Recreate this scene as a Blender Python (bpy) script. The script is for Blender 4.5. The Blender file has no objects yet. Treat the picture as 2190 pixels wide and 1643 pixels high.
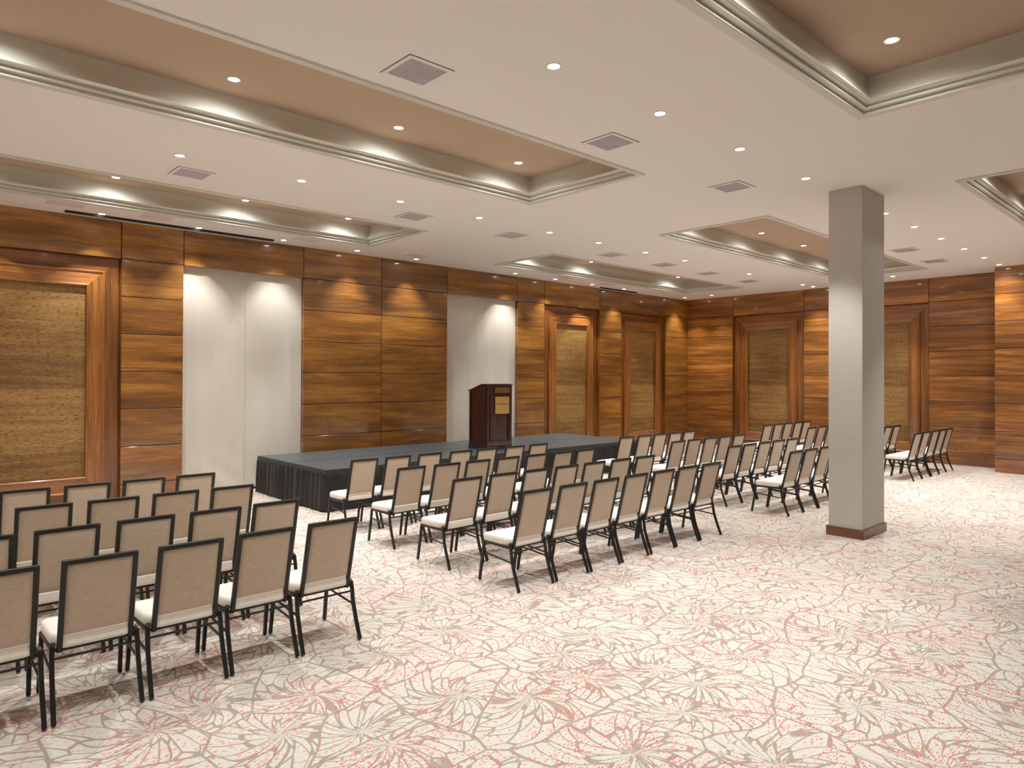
import bpy, bmesh, math, random
from mathutils import Vector, Matrix
random.seed(7)
COL = bpy.context.scene.collection
PI = math.pi

# ------------------------------------------------------------------ room dimensions (metres)
XW = -11.606      # left wall plane
YF = 17.823       # far wall plane
H = 4.257         # ceiling height
XR, YB = 7.0, -6.0
EYE = 1.93
GROOVES = [0.285, 0.855, 1.425, 1.995, 2.565, 3.13, 3.70]
OPEN_TOP = 3.69

# ------------------------------------------------------------------ material helpers
def mat(name):
    m = bpy.data.materials.new(name); m.use_nodes = True
    nt = m.node_tree; nt.nodes.clear()
    out = nt.nodes.new('ShaderNodeOutputMaterial'); b = nt.nodes.new('ShaderNodeBsdfPrincipled')
    nt.links.new(b.outputs[0], out.inputs[0])
    return m, nt, b
def N(nt, typ, **kw):
    n = nt.nodes.new(typ)
    for k, v in kw.items(): setattr(n, k, v)
    return n
def L(nt, a, b): nt.links.new(a, b)
def setin(n, **kw):
    for k, v in kw.items():
        n.inputs[k.replace('_', ' ')].default_value = v
def math_(nt, op, a, b=None, c=None, clamp=False):
    n = N(nt, 'ShaderNodeMath', operation=op); n.use_clamp = clamp
    for i, v in enumerate((a, b, c)):
        if v is None: continue
        if isinstance(v, (int, float)): n.inputs[i].default_value = v
        else: L(nt, v, n.inputs[i])
    return n.outputs[0]
def ramp(nt, fac, stops):
    r = N(nt, 'ShaderNodeValToRGB'); cr = r.color_ramp
    while len(cr.elements) > 1: cr.elements.remove(cr.elements[-1])
    cr.elements[0].position = stops[0][0]; cr.elements[0].color = (*stops[0][1], 1)
    for p, c in stops[1:]:
        e = cr.elements.new(p); e.color = (*c, 1)
    L(nt, fac, r.inputs[0]); return r.outputs[0]
def mixc(nt, fac, a, b, mode='MIX'):
    n = N(nt, 'ShaderNodeMix', data_type='RGBA', blend_type=mode)
    for i, v in ((0, fac), (6, a), (7, b)):
        if isinstance(v, (int, float)): n.inputs[i].default_value = v
        elif isinstance(v, tuple): n.inputs[i].default_value = (*v, 1)
        else: L(nt, v, n.inputs[i])
    return n.outputs[2]
def srgb(r, g, b):
    f = lambda c: ((c/255+.055)/1.055)**2.4 if c/255 > .04045 else c/255/12.92
    return (f(r), f(g), f(b))
def simple(name, col, rough=.5, metal=0, spec=.5, bump=None, sheen=0):
    m, nt, b = mat(name)
    setin(b, Base_Color=(*col, 1), Roughness=rough, Metallic=metal)
    b.inputs['Specular IOR Level'].default_value = spec
    if sheen: b.inputs['Sheen Weight'].default_value = sheen
    if name == 'matt_ceiling_paint': bump = None
    if bump:
        tc = N(nt, 'ShaderNodeTexCoord'); no = N(nt, 'ShaderNodeTexNoise'); setin(no, Scale=bump[0], Detail=4.0)
        L(nt, tc.outputs['Object'], no.inputs['Vector'])
        bp = N(nt, 'ShaderNodeBump'); setin(bp, Strength=bump[1], Distance=.002)
        L(nt, no.outputs[0], bp.inputs['Height']); L(nt, bp.outputs[0], b.inputs['Normal'])
        c = mixc(nt, no.outputs[0], tuple(v*.93 for v in col), tuple(min(1, v*1.06) for v in col))
        L(nt, c, b.inputs['Base Color'])
    return m

def wood(name, axis, dark, mid, light, rough=.38, coat=.85, band=5.5, across='Z'):
    """horizontal figured veneer; grain runs along `axis`, every panel has its own offset"""
    m, nt, b = mat(name)
    tc = N(nt, 'ShaderNodeTexCoord'); geo = N(nt, 'ShaderNodeNewGeometry')
    rnd = geo.outputs['Random Per Island']
    comb = N(nt, 'ShaderNodeCombineXYZ')
    L(nt, math_(nt, 'MULTIPLY', rnd, 37.0), comb.inputs[0]); L(nt, math_(nt, 'MULTIPLY', rnd, 61.0), comb.inputs[1]); L(nt, math_(nt, 'MULTIPLY', rnd, 83.0), comb.inputs[2])
    add = N(nt, 'ShaderNodeVectorMath', operation='ADD'); L(nt, tc.outputs['Object'], add.inputs[0]); L(nt, comb.outputs[0], add.inputs[1])
    def mapped(sl, sc):
        mp = N(nt, 'ShaderNodeMapping'); s = [sc, sc, sc]; s['XYZ'.index(axis)] = sl
        mp.inputs['Scale'].default_value = s; L(nt, add.outputs[0], mp.inputs[0]); return mp.outputs[0]
    n1 = N(nt, 'ShaderNodeTexNoise'); setin(n1, Scale=1.0, Detail=3.0, Roughness=.55, Distortion=.6); L(nt, mapped(.55, band), n1.inputs['Vector'])
    n2 = N(nt, 'ShaderNodeTexNoise'); setin(n2, Scale=1.0, Detail=6.0, Roughness=.65, Distortion=.35); L(nt, mapped(1.6, 34), n2.inputs['Vector'])
    n3 = N(nt, 'ShaderNodeTexNoise'); setin(n3, Scale=1.0, Detail=2.0, Roughness=.5); L(nt, mapped(9, 160), n3.inputs['Vector'])
    f = math_(nt, 'ADD', math_(nt, 'MULTIPLY', n1.outputs[0], .62), math_(nt, 'MULTIPLY', n2.outputs[0], .38))
    c = ramp(nt, f, [(.34, dark), (.5, mid), (.66, light)])
    c = mixc(nt, math_(nt, 'MULTIPLY', ramp(nt, n3.outputs[0], [(.35, (1, 1, 1)), (.5, (0, 0, 0))]), .35), c, dark)
    hv = N(nt, 'ShaderNodeHueSaturation'); L(nt, c, hv.inputs['Color'])
    L(nt, math_(nt, 'ADD', .84, math_(nt, 'MULTIPLY', rnd, .32)), hv.inputs['Value'])
    L(nt, hv.outputs[0], b.inputs['Base Color'])
    setin(b, Roughness=rough); b.inputs['Coat Weight'].default_value = coat; b.inputs['Coat Roughness'].default_value = .07
    bp = N(nt, 'ShaderNodeBump'); setin(bp, Strength=.12, Distance=.002); L(nt, n2.outputs[0], bp.inputs['Height']); L(nt, bp.outputs[0], b.inputs['Normal'])
    return m

WD, WM, WL = srgb(82, 47, 15), srgb(134, 83, 28), srgb(178, 118, 46)
M = {}
M['wood_y'] = wood('lacquered_veneer_left_wall', 'Y', WD, WM, WL)
M['wood_x'] = wood('lacquered_veneer_far_wall', 'X', srgb(94, 54, 18), srgb(136, 80, 27), srgb(198, 128, 54), band=8)
for _a in 'XYZ':
    M['frame_'+_a] = wood('frame_timber_'+_a, _a, srgb(74, 38, 13), srgb(128, 74, 26), srgb(160, 96, 38), band=12, coat=.5)
    M['inner_'+_a] = wood('inner_frame_timber_'+_a, _a, srgb(88, 47, 15), srgb(142, 84, 30), srgb(174, 108, 44), band=14, coat=.6)
M['trim_wood'] = wood('column_base_timber', 'X', srgb(74, 40, 18), srgb(104, 60, 28), srgb(124, 76, 36), band=9, coat=.3)
M['mahogany'] = wood('dark_mahogany', 'Z', srgb(32, 11, 8), srgb(54, 22, 15), srgb(70, 30, 20), band=10, coat=.35)

def grass_cloth():
    m, nt, b = mat('woven_golden_veneer')
    tc = N(nt, 'ShaderNodeTexCoord'); sp = N(nt, 'ShaderNodeSeparateXYZ'); L(nt, tc.outputs['Object'], sp.inputs[0])
    along = math_(nt, 'ADD', sp.outputs[0], sp.outputs[1])
    def vec(sa, sz):
        c = N(nt, 'ShaderNodeCombineXYZ'); L(nt, math_(nt, 'MULTIPLY', along, sa), c.inputs[0]); L(nt, math_(nt, 'MULTIPLY', sp.outputs[2], sz), c.inputs[1]); return c.outputs[0]
    strip = math_(nt, 'FLOOR', math_(nt, 'DIVIDE', math_(nt, 'ADD', sp.outputs[2], .1), .46))
    wn = N(nt, 'ShaderNodeTexWhiteNoise', noise_dimensions='1D'); L(nt, strip, wn.inputs['W'])
    seam = math_(nt, 'LESS_THAN', math_(nt, 'FRACT', math_(nt, 'DIVIDE', math_(nt, 'ADD', sp.outputs[2], .1), .46)), .018)
    n1 = N(nt, 'ShaderNodeTexNoise'); setin(n1, Scale=1.0, Detail=3.0, Roughness=.6); L(nt, vec(1.2, 13), n1.inputs['Vector'])
    n2 = N(nt, 'ShaderNodeTexNoise'); setin(n2, Scale=1.0, Detail=5.0, Roughness=.7); L(nt, vec(10, 75), n2.inputs['Vector'])
    n3 = N(nt, 'ShaderNodeTexNoise'); setin(n3, Scale=1.0, Detail=1.0, Roughness=.5); L(nt, vec(17, 80), n3.inputs['Vector'])
    f = math_(nt, 'ADD', math_(nt, 'MULTIPLY', n1.outputs[0], .45), math_(nt, 'MULTIPLY', n2.outputs[0], .55))
    f = math_(nt, 'ADD', f, math_(nt, 'MULTIPLY', math_(nt, 'SUBTRACT', wn.outputs[0], .5), .14))
    c = ramp(nt, f, [(.3, srgb(84, 56, 22)), (.5, srgb(136, 98, 46)), (.68, srgb(176, 134, 74))])
    c = mixc(nt, math_(nt, 'MULTIPLY', ramp(nt, n3.outputs[0], [(.34, (1, 1, 1)), (.42, (0, 0, 0))]), .8), c, srgb(70, 42, 18))
    c = mixc(nt, math_(nt, 'MULTIPLY', seam, .5), c, srgb(80, 52, 24))
    L(nt, c, b.inputs['Base Color']); setin(b, Roughness=.5)
    bp = N(nt, 'ShaderNodeBump'); setin(bp, Strength=.25, Distance=.002); L(nt, n2.outputs[0], bp.inputs['Height']); L(nt, bp.outputs[0], b.inputs['Normal'])
    return m
M['golden'] = grass_cloth()

def fabric(name, c1, c2, scale=420, rough=.9, sheen=.15):
    m, nt, b = mat(name)
    tc = N(nt, 'ShaderNodeTexCoord')
    outs = []
    for s in ((scale, scale, scale*.08), (scale*.06, scale*.06, scale)):
        mp = N(nt, 'ShaderNodeMapping'); mp.inputs['Scale'].default_value = s; L(nt, tc.outputs['Object'], mp.inputs[0])
        n = N(nt, 'ShaderNodeTexNoise'); setin(n, Scale=1.0, Detail=2.0); L(nt, mp.outputs[0], n.inputs['Vector']); outs.append(n.outputs[0])
    f = math_(nt, 'MULTIPLY', math_(nt, 'ADD', outs[0], outs[1]), .5)
    c = ramp(nt, f, [(.38, c1), (.62, c2)])
    L(nt, c, b.inputs['Base Color']); setin(b, Roughness=rough); b.inputs['Sheen Weight'].default_value = sheen
    bp = N(nt, 'ShaderNodeBump'); setin(bp, Strength=.15, Distance=.001); L(nt, f, bp.inputs['Height']); L(nt, bp.outputs[0], b.inputs['Normal'])
    return m
M['linen'] = fabric('taupe_linen', srgb(182, 163, 142), srgb(211, 194, 172))
M['cushion'] = fabric('cream_seat_fabric', srgb(238, 232, 220), srgb(250, 246, 236))
M['black_metal'] = simple('black_powder_coat', srgb(24, 22, 20), .42, .3)
M['glide'] = simple('black_rubber', srgb(18, 18, 18), .7)
M['skirt'] = simple('black_satin_cloth', srgb(15, 15, 19), .48, 0, .4)
M['deck'] = simple('charcoal_stage_deck', srgb(60, 70, 76), .38, 0, .6, (220, .2))
M['deck_edge'] = simple('black_stage_edge', srgb(26, 26, 28), .5)
M['ceiling'] = simple('matt_ceiling_paint', srgb(243, 239, 233), .92, 0, .2, (14, .03))
M['tan'] = simple('tan_recess_paint', srgb(182, 158, 136), .9, 0, .2)
M['mould'] = simple('champagne_moulding_paint', srgb(216, 215, 202), .42, .15, .5)
M['column'] = simple('grey_column_paint', srgb(190, 187, 179), .85, 0, .3, (9, .03))
M['vent_frame'] = simple('vent_white_metal', srgb(244, 240, 238), .5, .1)
M['vent_slat'] = simple('vent_grey_slats', srgb(204, 193, 198), .5, .1)
M['vent_back'] = simple('vent_dark_duct', srgb(84, 72, 84), .8)
M['hatch'] = simple('pale_lilac_hatch', srgb(226, 210, 208), .6)
M['slot'] = simple('black_slot', srgb(10, 9, 9), .6)
M['ring'] = simple('white_trim_ring', srgb(240, 232, 220), .4)
M['brass'] = simple('brushed_brass', srgb(214, 178, 104), .38, .55)
M['bronze'] = simple('dull_bronze', srgb(120, 88, 54), .45, .4)
M['engraving'] = simple('dark_engraving', srgb(92, 62, 22), .6)
M['groove'] = simple('dark_groove', srgb(40, 20, 8), .8)
M['plain'] = simple('plain_wall_paint', srgb(196, 168, 136), .85)

def cream():
    m, nt, b = mat('cream_wall_fabric')
    tc = N(nt, 'ShaderNodeTexCoord'); mp = N(nt, 'ShaderNodeMapping'); mp.inputs['Scale'].default_value = (5, 5, .5)
    L(nt, tc.outputs['Object'], mp.inputs[0]); n = N(nt, 'ShaderNodeTexNoise'); setin(n, Scale=1.0, Detail=4.0, Roughness=.55); L(nt, mp.outputs[0], n.inputs['Vector'])
    L(nt, ramp(nt, n.outputs[0], [(.3, srgb(203, 196, 183)), (.7, srgb(209, 203, 191))]), b.inputs['Base Color'])
    setin(b, Roughness=.85); b.inputs['Sheen Weight'].default_value = .2
    bp = N(nt, 'ShaderNodeBump'); setin(bp, Strength=.05, Distance=.004); L(nt, n.outputs[0], bp.inputs['Height']); L(nt, bp.outputs[0], b.inputs['Normal'])
    return m
M['cream'] = cream()

def emit(name, col, s):
    m = bpy.data.materials.new(name); m.use_nodes = True; nt = m.node_tree; nt.nodes.clear()
    o = nt.nodes.new('ShaderNodeOutputMaterial'); e = nt.nodes.new('ShaderNodeEmission')
    e.inputs[0].default_value = (*col, 1); e.inputs[1].default_value = s; nt.links.new(e.outputs[0], o.inputs[0]); return m
LIGHT_COL = (1.0, .975, .93)
M['lens'] = emit('lamp_lens_glow', (1, .95, .86), 40)

def carpet():
    m, nt, b = mat('patterned_carpet')
    tc = N(nt, 'ShaderNodeTexCoord')
    base = tc.outputs['Object']
    # slight warp so that petals curve
    nw = N(nt, 'ShaderNodeTexNoise'); setin(nw, Scale=1.6, Detail=1.0); L(nt, base, nw.inputs['Vector'])
    sub = N(nt, 'ShaderNodeVectorMath', operation='SUBTRACT'); L(nt, nw.outputs['Color'], sub.inputs[0]); sub.inputs[1].default_value = (.5, .5, .5)
    scl = N(nt, 'ShaderNodeVectorMath', operation='SCALE'); L(nt, sub.outputs[0], scl.inputs[0]); scl.inputs['Scale'].default_value = .28
    add = N(nt, 'ShaderNodeVectorMath', operation='ADD'); L(nt, base, add.inputs[0]); L(nt, scl.outputs[0], add.inputs[1])
    flat = N(nt, 'ShaderNodeVectorMath', operation='MULTIPLY'); L(nt, add.outputs[0], flat.inputs[0]); flat.inputs[1].default_value = (1, 1, 0)
    P = flat.outputs[0]
    vo = N(nt, 'ShaderNodeTexVoronoi', voronoi_dimensions='2D', feature='F1'); setin(vo, Scale=1.6, Randomness=.8); L(nt, P, vo.inputs['Vector'])
    # Position output is the flower centre
    d = N(nt, 'ShaderNodeVectorMath', operation='SUBTRACT'); L(nt, P, d.inputs[0]); L(nt, vo.outputs['Position'], d.inputs[1])
    ln = N(nt, 'ShaderNodeVectorMath', operation='LENGTH'); L(nt, d.outputs[0], ln.inputs[0]); r = ln.outputs['Value']
    nm = N(nt, 'ShaderNodeVectorMath', operation='NORMALIZE'); L(nt, d.outputs[0], nm.inputs[0])
    # swirl
    rot = N(nt, 'ShaderNodeVectorRotate', rotation_type='Z_AXIS'); L(nt, nm.outputs[0], rot.inputs['Vector']); 
    L(nt, math_(nt, 'MULTIPLY', r, 1.5), rot.inputs['Angle'])
    k = 3.7
    sc = N(nt, 'ShaderNodeVectorMath', operation='SCALE'); L(nt, rot.outputs[0], sc.inputs[0]); sc.inputs['Scale'].default_value = k
    sp = N(nt, 'ShaderNodeSeparateXYZ'); L(nt, sc.outputs[0], sp.inputs[0])
    wn = N(nt, 'ShaderNodeTexWhiteNoise', noise_dimensions='3D'); L(nt, vo.outputs['Position'], wn.inputs['Vector'])
    cb = N(nt, 'ShaderNodeCombineXYZ'); L(nt, sp.outputs[0], cb.inputs[0]); L(nt, sp.outputs[1], cb.inputs[1])
    L(nt, math_(nt, 'ADD', math_(nt, 'MULTIPLY', r, 4.9), math_(nt, 'MULTIPLY', wn.outputs[0], 40.0)), cb.inputs[2])
    v2 = N(nt, 'ShaderNodeTexVoronoi', voronoi_dimensions='3D', feature='DISTANCE_TO_EDGE'); setin(v2, Scale=1.0, Randomness=.85); L(nt, cb.outputs[0], v2.inputs['Vector'])
    nt2 = N(nt, 'ShaderNodeTexNoise'); setin(nt2, Scale=5.0, Detail=1.0); L(nt, base, nt2.inputs['Vector'])
    wid = math_(nt, 'MULTIPLY', math_(nt, 'ADD', .001, math_(nt, 'MULTIPLY', nt2.outputs[0], .0078)), k)
    thr = math_(nt, 'MINIMUM', math_(nt, 'DIVIDE', wid, math_(nt, 'MAXIMUM', r, .02)), .105)
    thr = math_(nt, 'MAXIMUM', thr, .042)
    line = math_(nt, 'SUBTRACT', 1.0, math_(nt, 'SMOOTH_MIN', 1.0, math_(nt, 'DIVIDE', v2.outputs[0], thr), .0))
    line = math_(nt, 'MULTIPLY', line, 3.0, clamp=True)
    # line between flowers
    v3 = N(nt, 'ShaderNodeTexVoronoi', voronoi_dimensions='2D', feature='DISTANCE_TO_EDGE'); setin(v3, Scale=1.6, Randomness=.8); L(nt, P, v3.inputs['Vector'])
    e3 = math_(nt, 'MULTIPLY', math_(nt, 'SUBTRACT', 1.0, math_(nt, 'DIVIDE', v3.outputs[0], .018)), 2.0, clamp=True)
    line = math_(nt, 'MAXIMUM', line, e3)
    n4 = N(nt, 'ShaderNodeTexNoise'); setin(n4, Scale=55.0, Detail=2.0); L(nt, base, n4.inputs['Vector'])
    ground = ramp(nt, n4.outputs[0], [(.3, srgb(190, 186, 178)), (.7, srgb(209, 205, 196))])
    col = mixc(nt, math_(nt, 'MULTIPLY', line, .92), ground, srgb(150, 138, 124))
    # coral dashes
    def dashes(ang, sx, sy, seed):
        mp = N(nt, 'ShaderNodeMapping'); mp.inputs['Rotation'].default_value = (0, 0, ang); mp.inputs['Location'].default_value = (seed, seed*2, 0); mp.inputs['Scale'].default_value = (sx, sy, 1); L(nt, base, mp.inputs[0])
        v = N(nt, 'ShaderNodeTexVoronoi', voronoi_dimensions='2D', feature='F1'); setin(v, Scale=1.0, Randomness=.75); L(nt, mp.outputs[0], v.inputs['Vector'])
        spc = N(nt, 'ShaderNodeSeparateColor'); L(nt, v.outputs['Color'], spc.inputs[0])
        dot = math_(nt, 'LESS_THAN', v.outputs['Distance'], .24)
        return dot, spc.outputs[0]
    nm2 = N(nt, 'ShaderNodeTexNoise'); setin(nm2, Scale=2.2, Detail=3.0, Roughness=.6); L(nt, base, nm2.inputs['Vector'])
    mask0 = math_(nt, 'MULTIPLY', math_(nt, 'SUBTRACT', nm2.outputs[0], .40), 2.4, clamp=True)
    mask = math_(nt, 'MINIMUM', math_(nt, 'MAXIMUM', mask0, .08), .42)
    tot = None
    for ang, sx, sy, seed in ((.10, 58, 22, 3.1), (-.08, 64, 30, 17.7)):
        dot, rn = dashes(ang, sx, sy, seed)
        sel = math_(nt, 'LESS_THAN', rn, mask); q = math_(nt, 'MULTIPLY', dot, sel)
        tot = q if tot is None else math_(nt, 'MAXIMUM', tot, q)
    col = mixc(nt, math_(nt, 'MULTIPLY', tot, .85), col, srgb(210, 88, 76))
    L(nt, col, b.inputs['Base Color']); setin(b, Roughness=.95); b.inputs['Specular IOR Level'].default_value = .15
    n5 = N(nt, 'ShaderNodeTexNoise'); setin(n5, Scale=350.0, Detail=1.0); L(nt, base, n5.inputs['Vector'])
    bp = N(nt, 'ShaderNodeBump'); setin(bp, Strength=.3, Distance=.003); L(nt, n5.outputs[0], bp.inputs['Height']); L(nt, bp.outputs[0], b.inputs['Normal'])
    return m
M['carpet'] = carpet()

# ------------------------------------------------------------------ object helpers
def link(name, me, m, parent=None):
    o = bpy.data.objects.new(name, me); COL.objects.link(o)
    if m is not None and not me.materials:
        for q in (m if isinstance(m, (list, tuple)) else [m]): me.materials.append(q)
    if parent: o.parent = parent
    return o
def obj(name, bm, m, parent=None, smooth=False, bevel=0, segs=2):
    if bevel:
        bmesh.ops.bevel(bm, geom=[e for e in bm.edges], offset=bevel, segments=segs, affect='EDGES', clamp_overlap=True)
    bmesh.ops.recalc_face_normals(bm, faces=bm.faces)
    me = bpy.data.meshes.new(name); bm.to_mesh(me); bm.free()
    if smooth:
        for p in me.polygons: p.use_smooth = True
    return link(name, me, m, parent)
def tag(o, label=None, cat=None, group=None, kind=None):
    if label: o['label'] = label
    if cat: o['category'] = cat
    if group: o['group'] = group
    if kind: o['kind'] = kind
    return o
def empty(name, loc=(0, 0, 0), rz=0):
    o = bpy.data.objects.new(name, None); COL.objects.link(o); o.location = loc; o.rotation_euler = (0, 0, rz); o.empty_display_size = .2; return o
def struct(o, label, cat='wall'):
    return tag(o, label, cat, kind='structure')
def box(bm, x0, x1, y0, y1, z0, z1):
    v = [bm.verts.new(p) for p in ((x0, y0, z0), (x1, y0, z0), (x1, y1, z0), (x0, y1, z0), (x0, y0, z1), (x1, y0, z1), (x1, y1, z1), (x0, y1, z1))]
    for f in ((0, 3, 2, 1), (4, 5, 6, 7), (0, 1, 5, 4), (1, 2, 6, 5), (2, 3, 7, 6), (3, 0, 4, 7)): bm.faces.new([v[i] for i in f])
    return v
def bar(bm, pts, w, d, side=Vector((0, 1, 0))):
    """rectangular tube through pts: w measured along `side`, d across"""
    pts = [Vector(p) for p in pts]; rings = []
    for i, p in enumerate(pts):
        t = (pts[min(i+1, len(pts)-1)]-pts[max(i-1, 0)]).normalized()
        s = (side - t*side.dot(t)).normalized(); n = t.cross(s)
        rings.append([bm.verts.new(p+s*a*w/2+n*b*d/2) for a, b in ((-1, -1), (1, -1), (1, 1), (-1, 1))])
    for a, b in zip(rings, rings[1:]):
        for k in range(4): bm.faces.new((a[k], a[(k+1) % 4], b[(k+1) % 4], b[k]))
    bm.faces.new(rings[0][::-1]); bm.faces.new(rings[-1])
def copy_tree(o, parent=None):
    c = o.copy(); COL.objects.link(c)
    if parent is not None: c.parent = parent
    for ch in list(o.children): copy_tree(ch, c)
    return c

# ------------------------------------------------------------------ floor and ceiling
bm = bmesh.new(); box(bm, XW-.25, XR, YB, YF+.25, -.12, 0)
struct(obj('floor', bm, M['carpet']), 'cream carpet with taupe petal outlines and small coral dashes', 'floor')

TRAYS = [  # x0, x1, y0, y1, label
    (-6.607, -4.737, -.6, 6.405, 'long recessed ceiling tray at upper left, closest to the camera on that side'),
    (-10.67, -8.93, -.6, 6.405, 'long recessed ceiling tray next to the left wall above the framed panel'),
    (-10.67, -8.94, 9.31, 16.27, 'small looking recessed ceiling tray over the lectern end near the far corner'),
    (-6.61, -4.74, 9.31, 16.28, 'recessed ceiling tray partly hidden behind the grey column'),
    (-2.41, -.54, -.6, 6.42, 'large recessed ceiling tray at the top right corner of the view'),
    (-2.40, -.54, 9.26, 16.27, 'recessed ceiling tray cut by the right edge, beyond the column'),
]
xs = sorted({XW-.25, XR, *[t[0] for t in TRAYS], *[t[1] for t in TRAYS]})
ys = sorted({YB, YF+.25, *[t[2] for t in TRAYS], *[t[3] for t in TRAYS]})
bm = bmesh.new()
for a, b in zip(xs, xs[1:]):
    for c, d in zip(ys, ys[1:]):
        mx, my = (a+b)/2, (c+d)/2
        if any(t[0] < mx < t[1] and t[2] < my < t[3] for t in TRAYS): continue
        v = [bm.verts.new(p) for p in ((a, c, H), (a, d, H), (b, d, H), (b, c, H))]; bm.faces.new(v)
bmesh.ops.remove_doubles(bm, verts=bm.verts, dist=1e-4)
co = obj('ceiling', bm, M['ceiling'])
for p in co.data.polygons:
    if p.normal.z > 0: p.flip()
struct(co, 'flat pale beige painted ceiling', 'ceiling')
TD = .30
PROF = [(-.004, .0), (-.004, -.018), (.062, -.018), (.068, -.014), (.056, .020), (.100, .022), (.104, .026), (.092, .058), (.134, .060), (.138, .064),
        (.160, .072), (.157, .082), (.142, .10), (.124, .13), (.108, .17), (.098, .215), (.094, .262), (.094, TD)]
for i, (x0, x1, y0, y1, lab) in enumerate(TRAYS, 1):
    bm = bmesh.new(); rings = []
    for s, z in PROF:
        rings.append([bm.verts.new(p) for p in ((x0+s, y0+s, H+z), (x1-s, y0+s, H+z), (x1-s, y1-s, H+z), (x0+s, y1-s, H+z))])
    for a, b in zip(rings, rings[1:]):
        for k in range(4): bm.faces.new((a[k], a[(k+1) % 4], b[(k+1) % 4], b[k]))
    t = obj('trim_%d' % i, bm, M['mould'])
    struct(t, lab, 'ceiling tray')
    bm = bmesh.new(); s = .08
    box(bm, x0+s, x1-s, y0+s, y1-s, H+TD, H+TD+.03)
    r = obj('recessed_panel', bm, M['tan'], t); r['label'] = 'tan painted inner ceiling'

# ------------------------------------------------------------------ walls clad in veneer panels
GAP = .006
def wall_boxes(side, plane, cols, top=H, depth=.10):
    """cols: (s0, s1, kind) kind 'P' grooved pilaster, 'L' lintel above an opening"""
    bm = bmesh.new()
    def bx(s0, s1, z0, z1):
        s0 += GAP; s1 -= GAP; z0 += GAP if z0 > 0 else 0; z1 -= GAP if z1 < top else 0
        if side == 'L': box(bm, plane-depth, plane, s0, s1, z0, z1)
        else: box(bm, s0, s1, plane, plane+depth, z0, z1)
    for s0, s1, k in cols:
        if k == 'P':
            zz = [0]+GROOVES+[top]
            for a, b in zip(zz, zz[1:]): bx(s0, s1, a, b)
        else: bx(s0, s1, OPEN_TOP, top)
    bmesh.ops.bevel(bm, geom=[e for e in bm.edges], offset=.0025, segments=1, affect='EDGES')
    return bm
LC = [(-6, -3.17, 'P'), (-3.17, -2.28, 'P'), (-2.28, -.25, 'P'), (-.25, .64, 'P'), (.64, 2.68, 'L'), (2.68, 3.57, 'P'), (3.57, 5.60, 'L'), (5.60, 7.22, 'P'), (7.22, 8.83, 'P'), (8.83, 10.86, 'L'),
      (10.86, 11.75, 'P'), (11.75, 13.78, 'L'), (13.78, 14.68, 'P'), (14.68, 16.71, 'L'), (16.71, YF+.08, 'P')]
wl = obj('wall_left', wall_boxes('L', XW, LC), M['wood_y'])
struct(wl, 'left wall clad in glossy orange-brown veneer panels with dark grooves')
bm = bmesh.new()
box(bm, XW-.22, XW-.19, YB, YF+.2, 0, H)
for s0, s1, k in LC:
    if k == 'P': box(bm, XW-.19, XW-.012, s0+.012, s1-.012, 0, H-.001)
    else: box(bm, XW-.19, XW-.012, s0+.012, s1-.012, OPEN_TOP+.012, H-.001)
obj('groove_backing', bm, M['groove'], wl)
FC = [(XW, -10.11, 'P'), (-10.11, -8.08, 'L'), (-8.08, -7.19, 'P'), (-7.19, -5.16, 'L'), (-5.16, -3.72, 'P')]
wf = obj('wall_far', wall_boxes('F', YF, FC), M['wood_x'])
struct(wf, 'far wall clad in glossy orange-brown veneer panels behind the column')
bm = bmesh.new()
box(bm, XW-.1, -3.72, YF+.19, YF+.22, 0, H)
for s0, s1, k in FC:
    if k == 'P': box(bm, s0+.012, s1-.012, YF+.012, YF+.19, 0, H-.001)
    else: box(bm, s0+.012, s1-.012, YF+.012, YF+.19, OPEN_TOP+.012, H-.001)
obj('groove_backing', bm, M['groove'], wf)
YP = 17.05
wp = obj('wall_far_right', wall_boxes('F', YP, [(-3.72, -1.6, 'P'), (-1.6, .5, 'P'), (.5, 2.6, 'P'), (2.6, 4.7, 'P'), (4.7, XR, 'P')], depth=YF-YP), M['wood_x'])
struct(wp, 'projecting veneer clad wall at the right edge with a bright golden scallop')
bm = bmesh.new(); box(bm, -3.70, XR, YP+.012, YF, 0, H-.001); obj('groove_backing', bm, M['groove'], wp)
bm = bmesh.new(); box(bm, XR, XR+.1, YB, YF+.2, 0, H); struct(obj('wall_right', bm, M['plain']), 'plain right wall outside the view')
bm = bmesh.new(); box(bm, XW-.2, XR, YB-.1, YB, 0, H); struct(obj('wall_back', bm, M['plain']), 'plain wall behind the camera')

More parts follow.
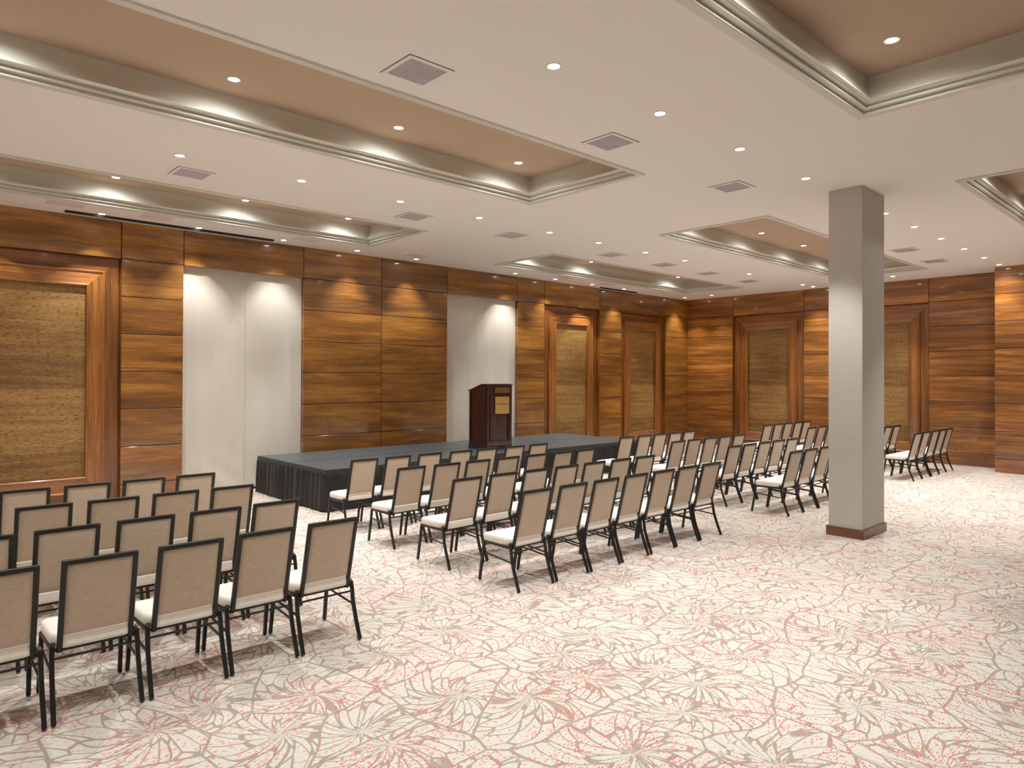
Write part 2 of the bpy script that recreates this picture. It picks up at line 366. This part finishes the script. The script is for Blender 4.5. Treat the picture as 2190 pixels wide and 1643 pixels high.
# thin skirting at foot of cream niches, black line
def W(side, s, d, z):
    return (XW+d, s, z) if side == 'L' else (s, YF-d, z)
def frame_loops(side, s0, s1, z0, z1, prof):
    bm = bmesh.new(); rings = []
    for i, d in prof:
        rings.append([bm.verts.new(W(side, *p)) for p in ((s0+i, d, z0+i), (s1-i, d, z0+i), (s1-i, d, z1-i), (s0+i, d, z1-i))])
    for k in range(4):      # each side its own island, so that the grain varies between boards
        pass
    for a, b in zip(rings, rings[1:]):
        for k in range(4): bm.faces.new((a[k], a[(k+1) % 4], b[(k+1) % 4], b[k])).material_index = 1-k % 2
    # split mitres
    edges = [e for e in bm.edges if any(e.verts[0] in (r[k] for r in rings) and e.verts[1] in (r[k] for r in rings) for k in range(4))]
    bmesh.ops.split_edges(bm, edges=edges)
    return bm
def door(n, side, s0, s1, lab):
    z1 = OPEN_TOP; z0 = 0.0
    root = empty('door_%d' % n, W(side, (s0+s1)/2, -.05, 0)); struct(root, lab, 'door')
    inv = Matrix.Translation(-Vector(root.location))
    def part(name, bm, m, par=root):
        bmesh.ops.transform(bm, matrix=inv, verts=bm.verts); return obj(name, bm, m, par)
    part('door_frame', frame_loops(side, s0, s1, z0, z1, [(.0, -.001), (0, -.10), (.004, -.10), (.012, -.085), (.20, -.085), (.205, -.10)]), [M['frame_Z'], M['frame_Y' if side == 'L' else 'frame_X']])
    part('inner_frame', frame_loops(side, s0, s1, z0, z1, [(.203, -.09), (.203, -.048), (.21, -.042), (.225, -.042), (.235, -.05), (.24, -.058), (.26, -.056), (.41, -.036), (.42, -.028), (.436, -.026), (.446, -.034), (.448, -.09)]), [M['inner_Z'], M['inner_Y' if side == 'L' else 'inner_X']])
    bm = bmesh.new()
    i = .446; a = W(side, s0+i, -.075, z0+i); b = W(side, s1-i, -.10, z1-i)
    box(bm, min(a[0], b[0]), max(a[0], b[0]), min(a[1], b[1]), max(a[1], b[1]), a[2], b[2])
    # keep object coordinates in the panel: origin at door, fine for the texture
    p = part('door_panel', bm, M['golden']); p['label'] = 'golden brown woven veneer panel'
door(1, 'L', .64, 2.68, 'large framed golden veneer panel at the left edge, tall moulded wooden frame')
door(2, 'L', 11.75, 13.78, 'framed golden veneer panel lit by a bright scallop beyond the stage')
door(3, 'L', 14.68, 16.71, 'narrow looking framed veneer panel on left wall, closest to the far corner')
door(4, 'F', -10.11, -8.08, 'framed brown veneer panel on the far wall left of the column')
door(5, 'F', -7.19, -5.16, 'framed veneer panel on the far wall just right of the column')

def niche(s0, s1, lab):
    root = empty('wall_niche', (XW-.09, (s0+s1)/2, 0)); tag(root, lab, 'wall panel', kind='structure')
    root.name = lab and ('trim_%d' % (7 if s0 < 5 else 8))
    sm = (s0+s1)/2
    for a, b in ((s0, sm-.002), (sm+.002, s1)):
        nu, nv = 26, 60; bm = bmesh.new(); g = []
        for i in range(nu+1):
            row = []
            for j in range(nv+1):
                s = a+(b-a)*i/nu; z = .045+(OPEN_TOP+.02-.045)*j/nv
                w = .0022*math.sin(s*9+z*.6)+.0016*math.sin(s*23+1.3*z)
                low = max(0, 1-z/.8)
                w += low*.006*math.sin((s*2.2+z*2.6)*6)
                e = min(i, nu-i)/nu; w *= min(1, e*8)
                row.append(bm.verts.new((.008+w, s-sm, z)))
            g.append(row)
        for i in range(nu):
            for j in range(nv): bm.faces.new((g[i][j], g[i+1][j], g[i+1][j+1], g[i][j+1]))
        obj('fabric_panel', bm, M['cream'], root, smooth=True)
    bm = bmesh.new(); box(bm, -.02, .012, s0-sm, s1-sm, 0, .045); obj('skirting', bm, M['groove'], root)
    bm = bmesh.new(); box(bm, -.03, -.004, s0-sm-.02, s1-sm+.02, 0, OPEN_TOP+.05); obj('backing_board', bm, M['cream'], root)
niche(3.57, 5.60, 'tall cream fabric wall panel beside the near end of the stage')
niche(8.83, 10.86, 'tall cream fabric wall panel behind the dark lectern')

# ------------------------------------------------------------------ column
cr = empty('column', (-3.42, 9.03, 0)); tag(cr, 'square grey column with a brown timber base on the carpet', 'column')
bm = bmesh.new(); box(bm, -.2005, .2005, -.353, .353, .0, H); obj('shaft', bm, M['column'], cr, bevel=.004)
bm = bmesh.new()
for a in ((-.222, .222, -.375, -.352), (-.222, .222, .352, .375), (-.222, -.199, -.352, .352), (.199, .222, -.352, .352)): box(bm, *a, 0, .113)
o = obj('base_trim', bm, M['trim_wood'], cr, bevel=.002); o['label'] = 'brown timber base board'

# ------------------------------------------------------------------ stage
SX0, SX1, SY0, SY1, SZ = -11.34, -8.985, 4.685, 11.985, .60
st = empty('stage', (SX0, SY0, 0)); tag(st, 'low black skirted stage with a charcoal deck along the left wall', 'stage')
ny = 4; dy = (SY1-SY0)/ny; dx = (SX1-SX0)/2
for j in range(ny):
    for i in range(2):
        bm = bmesh.new(); g = .007
        box(bm, i*dx+g, (i+1)*dx-g, j*dy+g, (j+1)*dy-g, SZ-.05, SZ)
        obj('deck_panel', bm, M['deck'], st, bevel=.003)
bm = bmesh.new()
box(bm, -.01, SX1-SX0+.012, -.012, .0, SZ-.085, SZ-.002); box(bm, SX1-SX0, SX1-SX0+.012, 0, SY1-SY0, SZ-.085, SZ-.002); box(bm, -.01, SX1-SX0+.012, SY1-SY0, SY1-SY0+.012, SZ-.085, SZ-.002)
box(bm, .01, SX1-SX0-.005, .01, SY1-SY0-.01, SZ-.10, SZ-.052)
obj('edge_trim', bm, M['deck_edge'], st)
# pleated skirt along three sides
path = [(0.0, 0.0), (SX1-SX0, 0.0), (SX1-SX0, SY1-SY0), (0.0, SY1-SY0)]
pts = []
for (a, b) in zip(path, path[1:]):
    L_ = math.hypot(b[0]-a[0], b[1]-a[1]); n = int(L_/.012)
    t = ((b[0]-a[0])/L_, (b[1]-a[1])/L_); nn = (t[1], -t[0])
    for i in range(n+(1 if b == path[-1] else 0)):
        pts.append((a[0]+t[0]*L_*i/n, a[1]+t[1]*L_*i/n, nn[0], nn[1]))
phase = 0; ph = []
per = .085
for i in range(len(pts)):
    if i % 7 == 0: per = random.uniform(.10, .26)
    phase += .012/per*2*PI; ph.append(phase)
amp = [.5+.5*math.sin(i*.031)*math.sin(i*.073+1)+.35 for i in range(len(pts))]
ZS = [.535, .525, .46, .38, .29, .2, .11, .04, .012]
bm = bmesh.new(); rows = []
for k, z in enumerate(ZS):
    f = (0.2+.8*min(1, k/5)) if k else .12; row = []
    for i, (x, y, nx, ny_) in enumerate(pts):
        out = .016+.012*k/8+f*.021*(math.sin(ph[i]+.25*math.sin(k*.8+i*.02))*amp[i]+.6)
        zz = z+(.010*math.sin(i*.11)*math.sin(i*.037) if k == 8 else 0)
        row.append(bm.verts.new((x+nx*out, y+ny_*out, max(.004, zz))))
    rows.append(row)
for a, b in zip(rows, rows[1:]):
    for i in range(len(pts)-1): bm.faces.new((a[i], a[i+1], b[i+1], b[i]))
o = obj('skirt', bm, M['skirt'], st, smooth=True); o['label'] = 'pleated black cloth skirt'

# ------------------------------------------------------------------ lectern
LX0, LX1, LY0, LY1 = -10.07, -9.542, 8.16, 8.805
lt = empty('lectern', (LX0, LY0, SZ)); tag(lt, 'dark mahogany lectern with brass plaque standing on the stage', 'lectern')
lw_, ld = LY1-LY0, LX1-LX0
prof = [(0.02, .05), (ld-.02, .05), (ld-.02, 1.185), (ld-.14, 1.185), (0.02, 1.065)]
bm = bmesh.new()
fa = [bm.verts.new((x, .015, z)) for x, z in prof]; fb = [bm.verts.new((x, lw_-.015, z)) for x, z in prof]
bm.faces.new(fa); bm.faces.new(fb[::-1])
for i in range(5): bm.faces.new((fa[i], fa[(i+1) % 5], fb[(i+1) % 5], fb[i]))
obj('body', bm, M['mahogany'], lt, bevel=.003)
bm = bmesh.new(); box(bm, 0, ld, 0, lw_, 0, .06); obj('plinth', bm, M['mahogany'], lt, bevel=.006)
# side frames: stiles and rails on the near side and on the front
bm = bmesh.new()
for x0, x1, z0, z1 in ((.02, .075, .06, 1.07), (ld-.075, ld-.012, .06, 1.18), (.07, ld-.07, .06, .13)): box(bm, x0, x1, .004, .02, z0, z1)
obj('side_panel', bm, M['mahogany'], lt, bevel=.002)
bm = bmesh.new()
for y0, y1, z0, z1 in ((.012, .075, .06, 1.185), (lw_-.075, lw_-.012, .06, 1.185), (.07, lw_-.07, .06, .15), (.07, lw_-.07, 1.155, 1.185), (.07, lw_-.07, .99, 1.01)): box(bm, ld-.022, ld-.004, y0, y1, z0, z1)
box(bm, ld-.022, ld-.002, .095, lw_-.095, .16, .175); box(bm, ld-.022, ld-.002, .095, .11, .16, .975); box(bm, ld-.022, ld-.002, lw_-.11, lw_-.095, .16, .975)
obj('front_panel', bm, M['mahogany'], lt, bevel=.002)
bm = bmesh.new()
v = [bm.verts.new(p) for p in ((-.006, -.006, 1.066), (ld-.135, -.006, 1.192), (ld-.135, lw_+.006, 1.192), (-.006, lw_+.006, 1.066))]
bm.faces.new(v); r = bmesh.ops.extrude_face_region(bm, geom=list(bm.faces)); bmesh.ops.translate(bm, verts=[q for q in r['geom'] if isinstance(q, bmesh.types.BMVert)], vec=(0, 0, .014))
box(bm, ld-.14, ld+.002, -.006, lw_+.006, 1.186, 1.203)
obj('reading_top', bm, M['mahogany'], lt)
bm = bmesh.new(); box(bm, ld-.006, ld+.003, .195, .571, 1.04, 1.142)
o = obj('upper_plate', bm, M['bronze'], lt, bevel=.001); o['label'] = 'dull bronze strip plate'
bm = bmesh.new(); box(bm, ld-.010, ld+.006, .212, .556, .652, .970)
pl = obj('plaque', bm, M['brass'], lt, bevel=.001); pl['label'] = 'rectangular brass plaque with one dark engraved line'
bm = bmesh.new(); y = .238
i = 0
while y < .53:
    w = random.choice((.009, .011, .013)); hh = .012 if i != 12 else .020
    if i not in (4, 16):
        box(bm, ld+.006, ld+.0075, y, y+w, .835-.010, .835-.010+hh*1.3)
    y += w+.004; i += 1
obj('engraved_line', bm, M['engraving'], pl)

# ------------------------------------------------------------------ ceiling vents, hatches and slots
def make_vent(w=.40, d=.40):
    root = empty('ceiling_vent')
    bm = bmesh.new(); f = .034; z0, z1 = -.008, .0
    for a in ((-w/2, w/2, -d/2, -d/2+f), (-w/2, w/2, d/2-f, d/2), (-w/2, -w/2+f, -d/2+f, d/2-f), (w/2-f, w/2, -d/2+f, d/2-f)): box(bm, *a, z0, z1)
    obj('frame', bm, M['vent_frame'], root)
    bm = bmesh.new(); box(bm, -w/2+f, w/2-f, -d/2+f, d/2-f, -.0015, -.0005); obj('duct_backing', bm, M['vent_back'], root)
    bm = bmesh.new(); n = 13; s = (w-2*f)/n
    for k in range(n):
        x = -w/2+f+s*(k+.5); box(bm, x-s*.34, x+s*.30, -d/2+f, d/2-f, -.0075, -.003)
    obj('slats', bm, M['vent_slat'], root)
    bm = bmesh.new(); e = .004
    for a in ((-w/2-e, w/2+e, -d/2-e, -d/2), (-w/2-e, w/2+e, d/2, d/2+e), (-w/2-e, -w/2, -d/2, d/2), (w/2, w/2+e, -d/2, d/2)): box(bm, *a, -.003, -.0005)
    obj('shadow_gap', bm, M['vent_back'], root)
    return root
ORD = ['first', 'second', 'third', 'fourth', 'fifth', 'sixth', 'seventh', 'eighth', 'ninth', 'tenth', 'eleventh']
proto = None
VR = [(-4.335, (3.0, 5.30, 7.62, 13.63, 15.32), 'square grey ceiling grille beside the long tray, %s from the camera in its row', 'square grilles in the middle of the ceiling'),
      (-8.30, (2.63, 5.69, 7.62, 10.20, 11.88, 13.56, 15.35), 'small square ceiling grille in the strip left of the middle trays, %s from the left', 'square grilles between the two left tray lines')]
for x, yy, lab, grp in VR:
    for i, y in enumerate(yy):
        if proto is None: proto = make_vent(); o = proto
        else: o = copy_tree(proto)
        o.location = (x, y, H-.0005); tag(o, lab % ORD[i], 'vent', grp)
def make_hatch():
    root = empty('ceiling_hatch')
    bm = bmesh.new(); box(bm, -.13, .13, -.21, .21, -.006, 0); obj('cover', bm, M['hatch'], root, bevel=.002)
    bm = bmesh.new(); box(bm, -.15, .15, -.23, .23, -.002, -.0002); obj('rim', bm, M['vent_frame'], root); return root
hp = None
for i, y in enumerate((1.85, 3.0, 5.33, 7.6, 11.74, 13.34)):
    if hp is None: hp = make_hatch(); o = hp
    else: o = copy_tree(hp)
    o.location = (-10.95, y, H-.0005)
    tag(o, 'flat pale rectangular ceiling hatch close to the left wall, %s from the left' % ORD[i], 'hatch', 'pale hatches along the left wall')
def slot(x, y0, y1, lab):
    root = empty('ceiling_track', (x, y0, H)); tag(root, lab, 'ceiling track')
    bm = bmesh.new(); box(bm, -.028, .028, 0, y1-y0, -.030, .001); obj('track_body', bm, M['slot'], root)
    bm = bmesh.new(); box(bm, -.044, -.0285, -.02, y1-y0+.02, -.042, .001); obj('flange', bm, M['vent_frame'], root)
slot(-11.36, 1.91, 4.93, 'long thin black track on the ceiling above the first cream panel')
slot(-11.46, 13.64, 15.13, 'short thin black track on the ceiling near the far left corner')

# ------------------------------------------------------------------ downlights
def make_light():
    root = empty('recessed_downlight')
    n = 24
    bm = bmesh.new(); rings = []
    for r, z in ((.060, 0), (.060, -.004), (.050, -.007), (.044, -.004), (.044, 0)):
        rings.append([bm.verts.new((r*math.cos(2*PI*k/n), r*math.sin(2*PI*k/n), z)) for k in range(n)])
    for a, b in zip(rings, rings[1:]):
        for k in range(n): bm.faces.new((a[k], a[(k+1) % n], b[(k+1) % n], b[k]))
    obj('trim_ring', bm, M['ring'], root)
    bm = bmesh.new(); bm.faces.new([bm.verts.new((.044*math.cos(-2*PI*k/n), .044*math.sin(-2*PI*k/n), -.003)) for k in range(n)])
    o = obj('lens', bm, M['lens'], root)
    for p in o.data.polygons:
        if p.normal.z > 0: p.flip()
    return root
SPOT = bpy.data.lights.new('downlight_beam', 'SPOT'); SPOT.energy = 165; SPOT.color = LIGHT_COL; SPOT.spot_size = math.radians(72); SPOT.spot_blend = .6; SPOT.shadow_soft_size = .035
WALLS = bpy.data.lights.new('wall_downlight_beam', 'SPOT'); WALLS.energy = 56; WALLS.color = (1.0, .93, .80); WALLS.spot_size = math.radians(78); WALLS.spot_blend = .16; WALLS.shadow_soft_size = .03
WEAK = WALLS.copy(); WEAK.name = 'weak_wall_beam'; WEAK.energy = 24; WEAK.color = (1, .97, .95)
GOLD = WALLS.copy(); GOLD.name = 'golden_wall_beam'; GOLD.energy = 60; GOLD.color = (1, .88, .62); GOLD.spot_size = math.radians(140); GOLD.spot_blend = .8
STRONG = WALLS.copy(); STRONG.name = 'strong_wall_beam'; STRONG.energy = 105; STRONG.spot_size = math.radians(66)
TRAYL = bpy.data.lights.new('tray_downlight_beam', 'SPOT'); TRAYL.energy = 30; TRAYL.color = LIGHT_COL; TRAYL.spot_size = math.radians(170); TRAYL.spot_blend = .7; TRAYL.shadow_soft_size = .035
lproto = make_light(); first = [True]
def put_light(x, y, z, data, lab, grp):
    if first[0]: o = lproto; first[0] = False
    else: o = copy_tree(lproto)
    o.location = (x, y, z-.0003); tag(o, lab, 'ceiling light', grp)
    for d in ((data, SPOT) if data is TRAYL else (data,)):
        l = bpy.data.objects.new('lamp', d); COL.objects.link(l); l.parent = o; l.location = (0, 0, -.02)
ROWS = [
    (-3.56, [3.69, 5.035, 6.41, 7.91, 9.2, 10.4, 11.63, 12.93, 14.24, 15.56, 16.69], 'round recessed light, %s from the camera in the row passing the column', 'downlights in the row passing the column', SPOT),
    (-7.70, [2.32, 3.68, 5.07, 6.43, 7.9, 9.11, 10.45, 11.73, 14.27], 'round recessed light, %s from the left in the row between the tray lines', 'downlights between the tray lines', SPOT),
    (-11.26, [2.34, 3.68, 5.065, 6.48, 7.79, 10.46, 11.75, 13.08, 14.35, 17.165], 'round recessed light hugging the left wall, %s from the left', 'downlights along the left wall', WALLS),
]
for x, yy, lab, grp, data in ROWS:
    for i, y in enumerate(yy): put_light(x, y, H, WEAK if data is WALLS and y in (5.065, 14.35) else STRONG if y == 13.08 else GOLD if y == 16.69 else data, lab % ORD[i], grp)
for (x, y, lab) in ((-10.40, 17.18, 'round recessed light in front of the far wall, just right of the room corner'),
                    (-7.66, 16.85, 'round recessed light near the far wall, left one of a close pair beside the column'),
                    (-7.635, 17.38, 'round recessed light near the far wall, right one of a close pair beside the column'),
                    (-5.62, 16.905, 'round recessed light near the far wall directly right of the column')):
    put_light(x, y, H, WALLS if y > 17 else SPOT, lab, 'downlights along the far wall')
TL = [(-6.13, (2.29, 4.01, 5.74), 'inside the long tray at the upper left'), (-10.24, (2.29, 4.01, 5.72), 'inside the tray next to the left wall'),
      (-10.24, (10.1, 11.86, 15.3), 'inside the small looking tray above the stage end'), (-6.09, (10.0, 11.73, 13.43, 15.1), 'inside the tray beside the grey column'),
      (-1.92, (5.756, 4.03, 2.3), 'inside the large tray at the top right'), (-1.92, (10.0, 11.75, 13.45, 15.1), 'inside the tray at the right edge')]
for x, yy, lab in TL:
    for i, y in enumerate(yy): put_light(x, y, H+TD, TRAYL, 'round recessed light %s, %s along' % (lab, ORD[i]), 'tray lights '+lab)
# lamps of the same rows that hang outside the frame
def lamp_only(x, y, z, data):
    l = bpy.data.objects.new('lamp', data); COL.objects.link(l); l.location = (x, y, z-.02)
for y in (-4.4, -3.05, -1.7, -.37, .97): lamp_only(-7.7, y, H, SPOT)
for y in (-4.4, -3.05, -1.7, -.37, .97, 2.32): lamp_only(-3.56, y, H, SPOT)
for y in (-3.05, -.37, 2.32, 5.03, 12.9, 15.5): lamp_only(.58, y, H, SPOT)
for y in (-1.7, 3.68, 9.1, 14.2): lamp_only(4.6, y, H, SPOT)
for y in (-1.7, -.37, .97): lamp_only(-11.26, y, H, WALLS)
for x in (-6.13, -10.24, -1.92): lamp_only(x, .57, H+TD, TRAYL); lamp_only(x, .57, H+TD, SPOT); lamp_only(x, -1.1, H-.05, SPOT)

# ------------------------------------------------------------------ chairs
def rounded_slab(outline, z0, z1, crown, inset):
    bm = bmesh.new()
    cx = sum(p[0] for p in outline)/len(outline); cy = sum(p[1] for p in outline)/len(outline)
    def ring(k, z): return [bm.verts.new((cx+(p[0]-cx)*k, cy+(p[1]-cy)*k, z)) for p in outline]
    rr = [ring(.95, z0), ring(.99, z0+.006), ring(1, z0+.02), ring(1, z0+(z1-z0)*.62), ring(.985, z0+(z1-z0)*.86), ring(.94, z1), ring(.7, z1+crown*.7), ring(.35, z1+crown)]
    n = len(outline)
    for a, b in zip(rr, rr[1:]):
        for k in range(n): bm.faces.new((a[k], a[(k+1) % n], b[(k+1) % n], b[k]))
    bm.faces.new(rr[0][::-1]); c = bm.verts.new((cx, cy, z1+crown*1.1))
    for k in range(n): bm.faces.new((rr[-1][k], rr[-1][(k+1) % n], c))
    return bm
def corner_poly(corners, r, n=5):
    out = []; m = len(corners)
    for i in range(m):
        p0, p1, p2 = Vector(corners[i-1]), Vector(corners[i]), Vector(corners[(i+1) % m])
        a = (p0-p1).normalized()*r+p1; b = (p2-p1).normalized()*r+p1
        for k in range(n+1):
            t = k/n; out.append(tuple(a*(1-t)**2+p1*2*t*(1-t)+b*t*t))
        # straight run subdivision
        q = (p2-p1).normalized()*(-r)+p2
        for k in range(1, 5): out.append(tuple(b.lerp(q, k/5)))
    return out
def make_chair():
    root = empty('banquet_chair')
    out = corner_poly([(-.232, -.222), (-.232, .222), (.07, .215), (.175, .172), (.175, -.172), (.07, -.215)][::-1], .03)
    obj('seat', rounded_slab(out, .386, .460, .020, 0), M['cushion'], root, smooth=True)
    # back: frame of tube and linen panel, leaning backwards
    B0, B1 = Vector((.150, 0, .365)), Vector((.285, 0, .905))
    dirn = (B1-B0).normalized(); nrm = Vector((dirn.z, 0, -dirn.x)); hw = .190
    def bpnt(t, y, off=0): p = B0.lerp(B1, t); return Vector((p.x, y, p.z))+nrm*off
    bm = bmesh.new()
    pts = [bpnt(0, -hw), bpnt(.9, -hw), bpnt(.985, -hw)]
    for s in (-1, 1): bar(bm, [bpnt(0, s*(hw-.011)), bpnt(.5, s*(hw-.011)), bpnt(1, s*(hw-.012))], .027, .024)
    bar(bm, [bpnt(.98, -hw+.004), bpnt(.98, hw-.004)], .024, .028, side=Vector((1, 0, 0)))
    bar(bm, [bpnt(.02, -hw+.02), bpnt(.02, hw-.02)], .016, .014, side=Vector((1, 0, 0)))
    obj('back_frame', bm, M['black_metal'], root, bevel=.003, segs=1)
    bm = bmesh.new(); g = []
    nu, nv = 8, 10; t0, t1 = .185, .965; yw = hw-.022
    fr = []; bk = []
    for i in range(nu+1):
        fr.append([]); bk.append([])
        for j in range(nv+1):
            y = -yw+2*yw*i/nu; t = t0+(t1-t0)*j/nv
            e = min(1, min(i, nu-i)/1.0, min(j, nv-j)/1.0)
            puff = .006*math.sin(PI*i/nu)**.5*math.sin(PI*j/nv)**.5
            fr[-1].append(bm.verts.new(bpnt(t, y, -(.006+.010*e+puff*1.6)))); bk[-1].append(bm.verts.new(bpnt(t, y, .005+.005*e+puff*.4)))
    for i in range(nu):
        for j in range(nv):
            bm.faces.new((fr[i][j], fr[i][j+1], fr[i+1][j+1], fr[i+1][j])); bm.faces.new((bk[i][j], bk[i+1][j], bk[i+1][j+1], bk[i][j+1]))
    for i in range(nu):
        bm.faces.new((fr[i][0], fr[i+1][0], bk[i+1][0], bk[i][0])); bm.faces.new((fr[i][nv], bk[i][nv], bk[i+1][nv], fr[i+1][nv]))
    for j in range(nv):
        bm.faces.new((fr[0][j], bk[0][j], bk[0][j+1], fr[0][j+1])); bm.faces.new((fr[nu][j], fr[nu][j+1], bk[nu][j+1], bk[nu][j]))
    o = obj('backrest', bm, M['linen'], root, smooth=True)
    bm = bmesh.new()
    for s in (-1, 1):
        bar(bm, [(-.225, s*.212, .378), (.06, s*.212, .378), (.155, s*.205, .378)], .02, .022)
    bar(bm, [(-.225, -.212, .378), (-.225, .212, .378)], .02, .022, side=Vector((1, 0, 0)))
    bar(bm, [(.135, -.2, .374), (.135, .2, .374)], .02, .014, side=Vector((1, 0, 0)))
    obj('seat_frame', bm, M['black_metal'], root, bevel=.003, segs=1)
    for s in (-1, 1):
        bm = bmesh.new(); bar(bm, [(-.218, s*.214, .385), (-.235, s*.216, .26), (-.279, s*.219, .006)], .024, .026); obj('leg', bm, M['black_metal'], root, bevel=.003, segs=1)
        bm = bmesh.new(); bar(bm, [(.135, s*.206, .415), (.152, s*.214, .40), (.163, s*.216, .35), (.178, s*.217, .255), (.215, s*.218, .15), (.274, s*.220, .006)], .024, .026); obj('leg', bm, M['black_metal'], root, bevel=.003, segs=1)
    for s in (-1, 1):
        bm = bmesh.new(); bar(bm, [(-.236, s*.211, .275), (.176, s*.213, .245)], .010, .013); obj('stretcher', bm, M['black_metal'], root)
    bm = bmesh.new(); bar(bm, [(.172, -.205, .338), (.172, .205, .338)], .010, .012, side=Vector((1, 0, 0))); obj('cross_rail', bm, M['black_metal'], root)
    return root

chair = make_chair(); used = [False]
def place_chair(tx, y, rz, lab, grp):
    if not used[0]: o = chair; used[0] = True
    else: o = copy_tree(chair)
    o.location = (tx-.285*math.cos(rz), y-.285*math.sin(rz), .001); o.rotation_euler = (0, 0, rz)
    tag(o, lab, 'chair', grp)
def J(): return random.uniform(-.012, .012)
BLOCKS = [
    ('near left', {'back': (-4.46, [.455, .94, 1.43, 1.91, 2.39]), 'third': (-5.44, [.46, .95, 1.435, 1.92, 2.405]), 'second': (-6.49, [.97, 1.46, 1.95, 2.44]), 'front': (-7.52, [.98, 1.47, 1.96, 2.45])}, True),
    ('middle', {'back': (-4.475, [4.44, 4.94, 5.43, 5.93, 6.43, 6.92, 7.40]), 'third': (-5.455, [4.42, 4.92, 5.41, 5.91, 6.41, 6.91, 7.41]), 'second': (-6.52, [4.47, 4.97, 5.46, 5.96, 6.47, 6.98, 7.47]), 'front': (-7.53, [4.46, 4.95, 5.46, 5.98, 6.46, 7.0, 7.51])}, False),
    ('right middle', {'back': (-4.42, [9.55, 10.03, 10.51, 10.99, 11.47]), 'third': (-5.39, [9.57, 10.05, 10.53, 11.01, 11.49]), 'second': (-6.40, [9.59, 10.08, 10.56, 11.04, 11.52]), 'front': (-7.45, [9.58, 10.11, 10.59, 11.07, 11.55])}, False),
    ('far', {'back': (-4.37, [14.52, 15.02, 15.52, 16.0, 16.48]), 'third': (-5.38, [14.50, 14.99, 15.48, 15.97, 16.46]), 'second': (-6.35, [14.42, 14.91, 15.41, 15.9, 16.4]), 'front': (-7.34, [14.46, 14.95, 15.44, 15.93, 16.42])}, False),
]
DESC = {'near left': 'near left block', 'middle': 'block in front of the stage', 'right middle': 'block left of the column', 'far': 'distant block behind the column'}
ROWN = {'back': 'row nearest the camera', 'third': 'second row from the camera', 'second': 'third row from the camera', 'front': 'row farthest from the camera'}
for name, rows, fromright in BLOCKS:
    for rk, (tx, yy) in rows.items():
        for i, y in enumerate(yy):
            pos = ('%s from right' % ORD[len(yy)-1-i]) if fromright else ('%s from left' % ORD[i])
            place_chair(tx+J()*.7, y+J()*.2, math.radians(random.uniform(-.55, .55)-.5),
                        'beige chair %s, %s, %s' % (pos, ROWN[rk], DESC[name]), 'banquet chairs in the '+DESC[name])

# ------------------------------------------------------------------ camera
yaw, roll, pitch = 0.8266, 0.0039, 0.0074
yaw = math.radians(47.36)
Fw = Vector((-math.sin(yaw), math.cos(yaw), 0)); R = Vector((math.cos(yaw), math.sin(yaw), 0)); U = Vector((0, 0, 1))
F2 = Fw*math.cos(pitch)+U*math.sin(pitch); U2 = -Fw*math.sin(pitch)+U*math.cos(pitch)
R3 = R*math.cos(roll)+U2*math.sin(roll); U3 = -R*math.sin(roll)+U2*math.cos(roll)
cam = bpy.data.cameras.new('camera'); cam.sensor_width = 36; cam.sensor_fit = 'HORIZONTAL'
cam.lens = 1471.2064*36/2190; cam.shift_x = (1095-1094.87)/2190; cam.shift_y = (796.266-821.5)/2190; cam.clip_end = 100; cam.clip_start = .05
co_ = bpy.data.objects.new('camera', cam); COL.objects.link(co_)
mw = Matrix((R3, U3, -F2)).transposed().to_4x4(); mw.translation = Vector((0, 0, EYE)); co_.matrix_world = mw
sc = bpy.context.scene; sc.camera = co_
w = bpy.data.worlds.new('world'); sc.world = w; w.use_nodes = True
w.node_tree.nodes['Background'].inputs[0].default_value = (.9, .85, .8, 1); w.node_tree.nodes['Background'].inputs[1].default_value = .3
sc.view_settings.view_transform = 'Standard'; sc.view_settings.look = 'None'; sc.view_settings.exposure = -0.42; sc.view_settings.gamma = 1.12
sc.cycles.max_bounces = 6; sc.cycles.diffuse_bounces = 5; sc.cycles.glossy_bounces = 2; sc.cycles.use_adaptive_sampling = True; sc.cycles.adaptive_threshold = .05; sc.cycles.time_limit = 1150; sc.cycles.use_light_tree = True; sc.cycles.sample_clamp_indirect = 6; sc.cycles.use_denoising = True
sc.cycles.caustics_reflective = False; sc.cycles.caustics_refractive = False
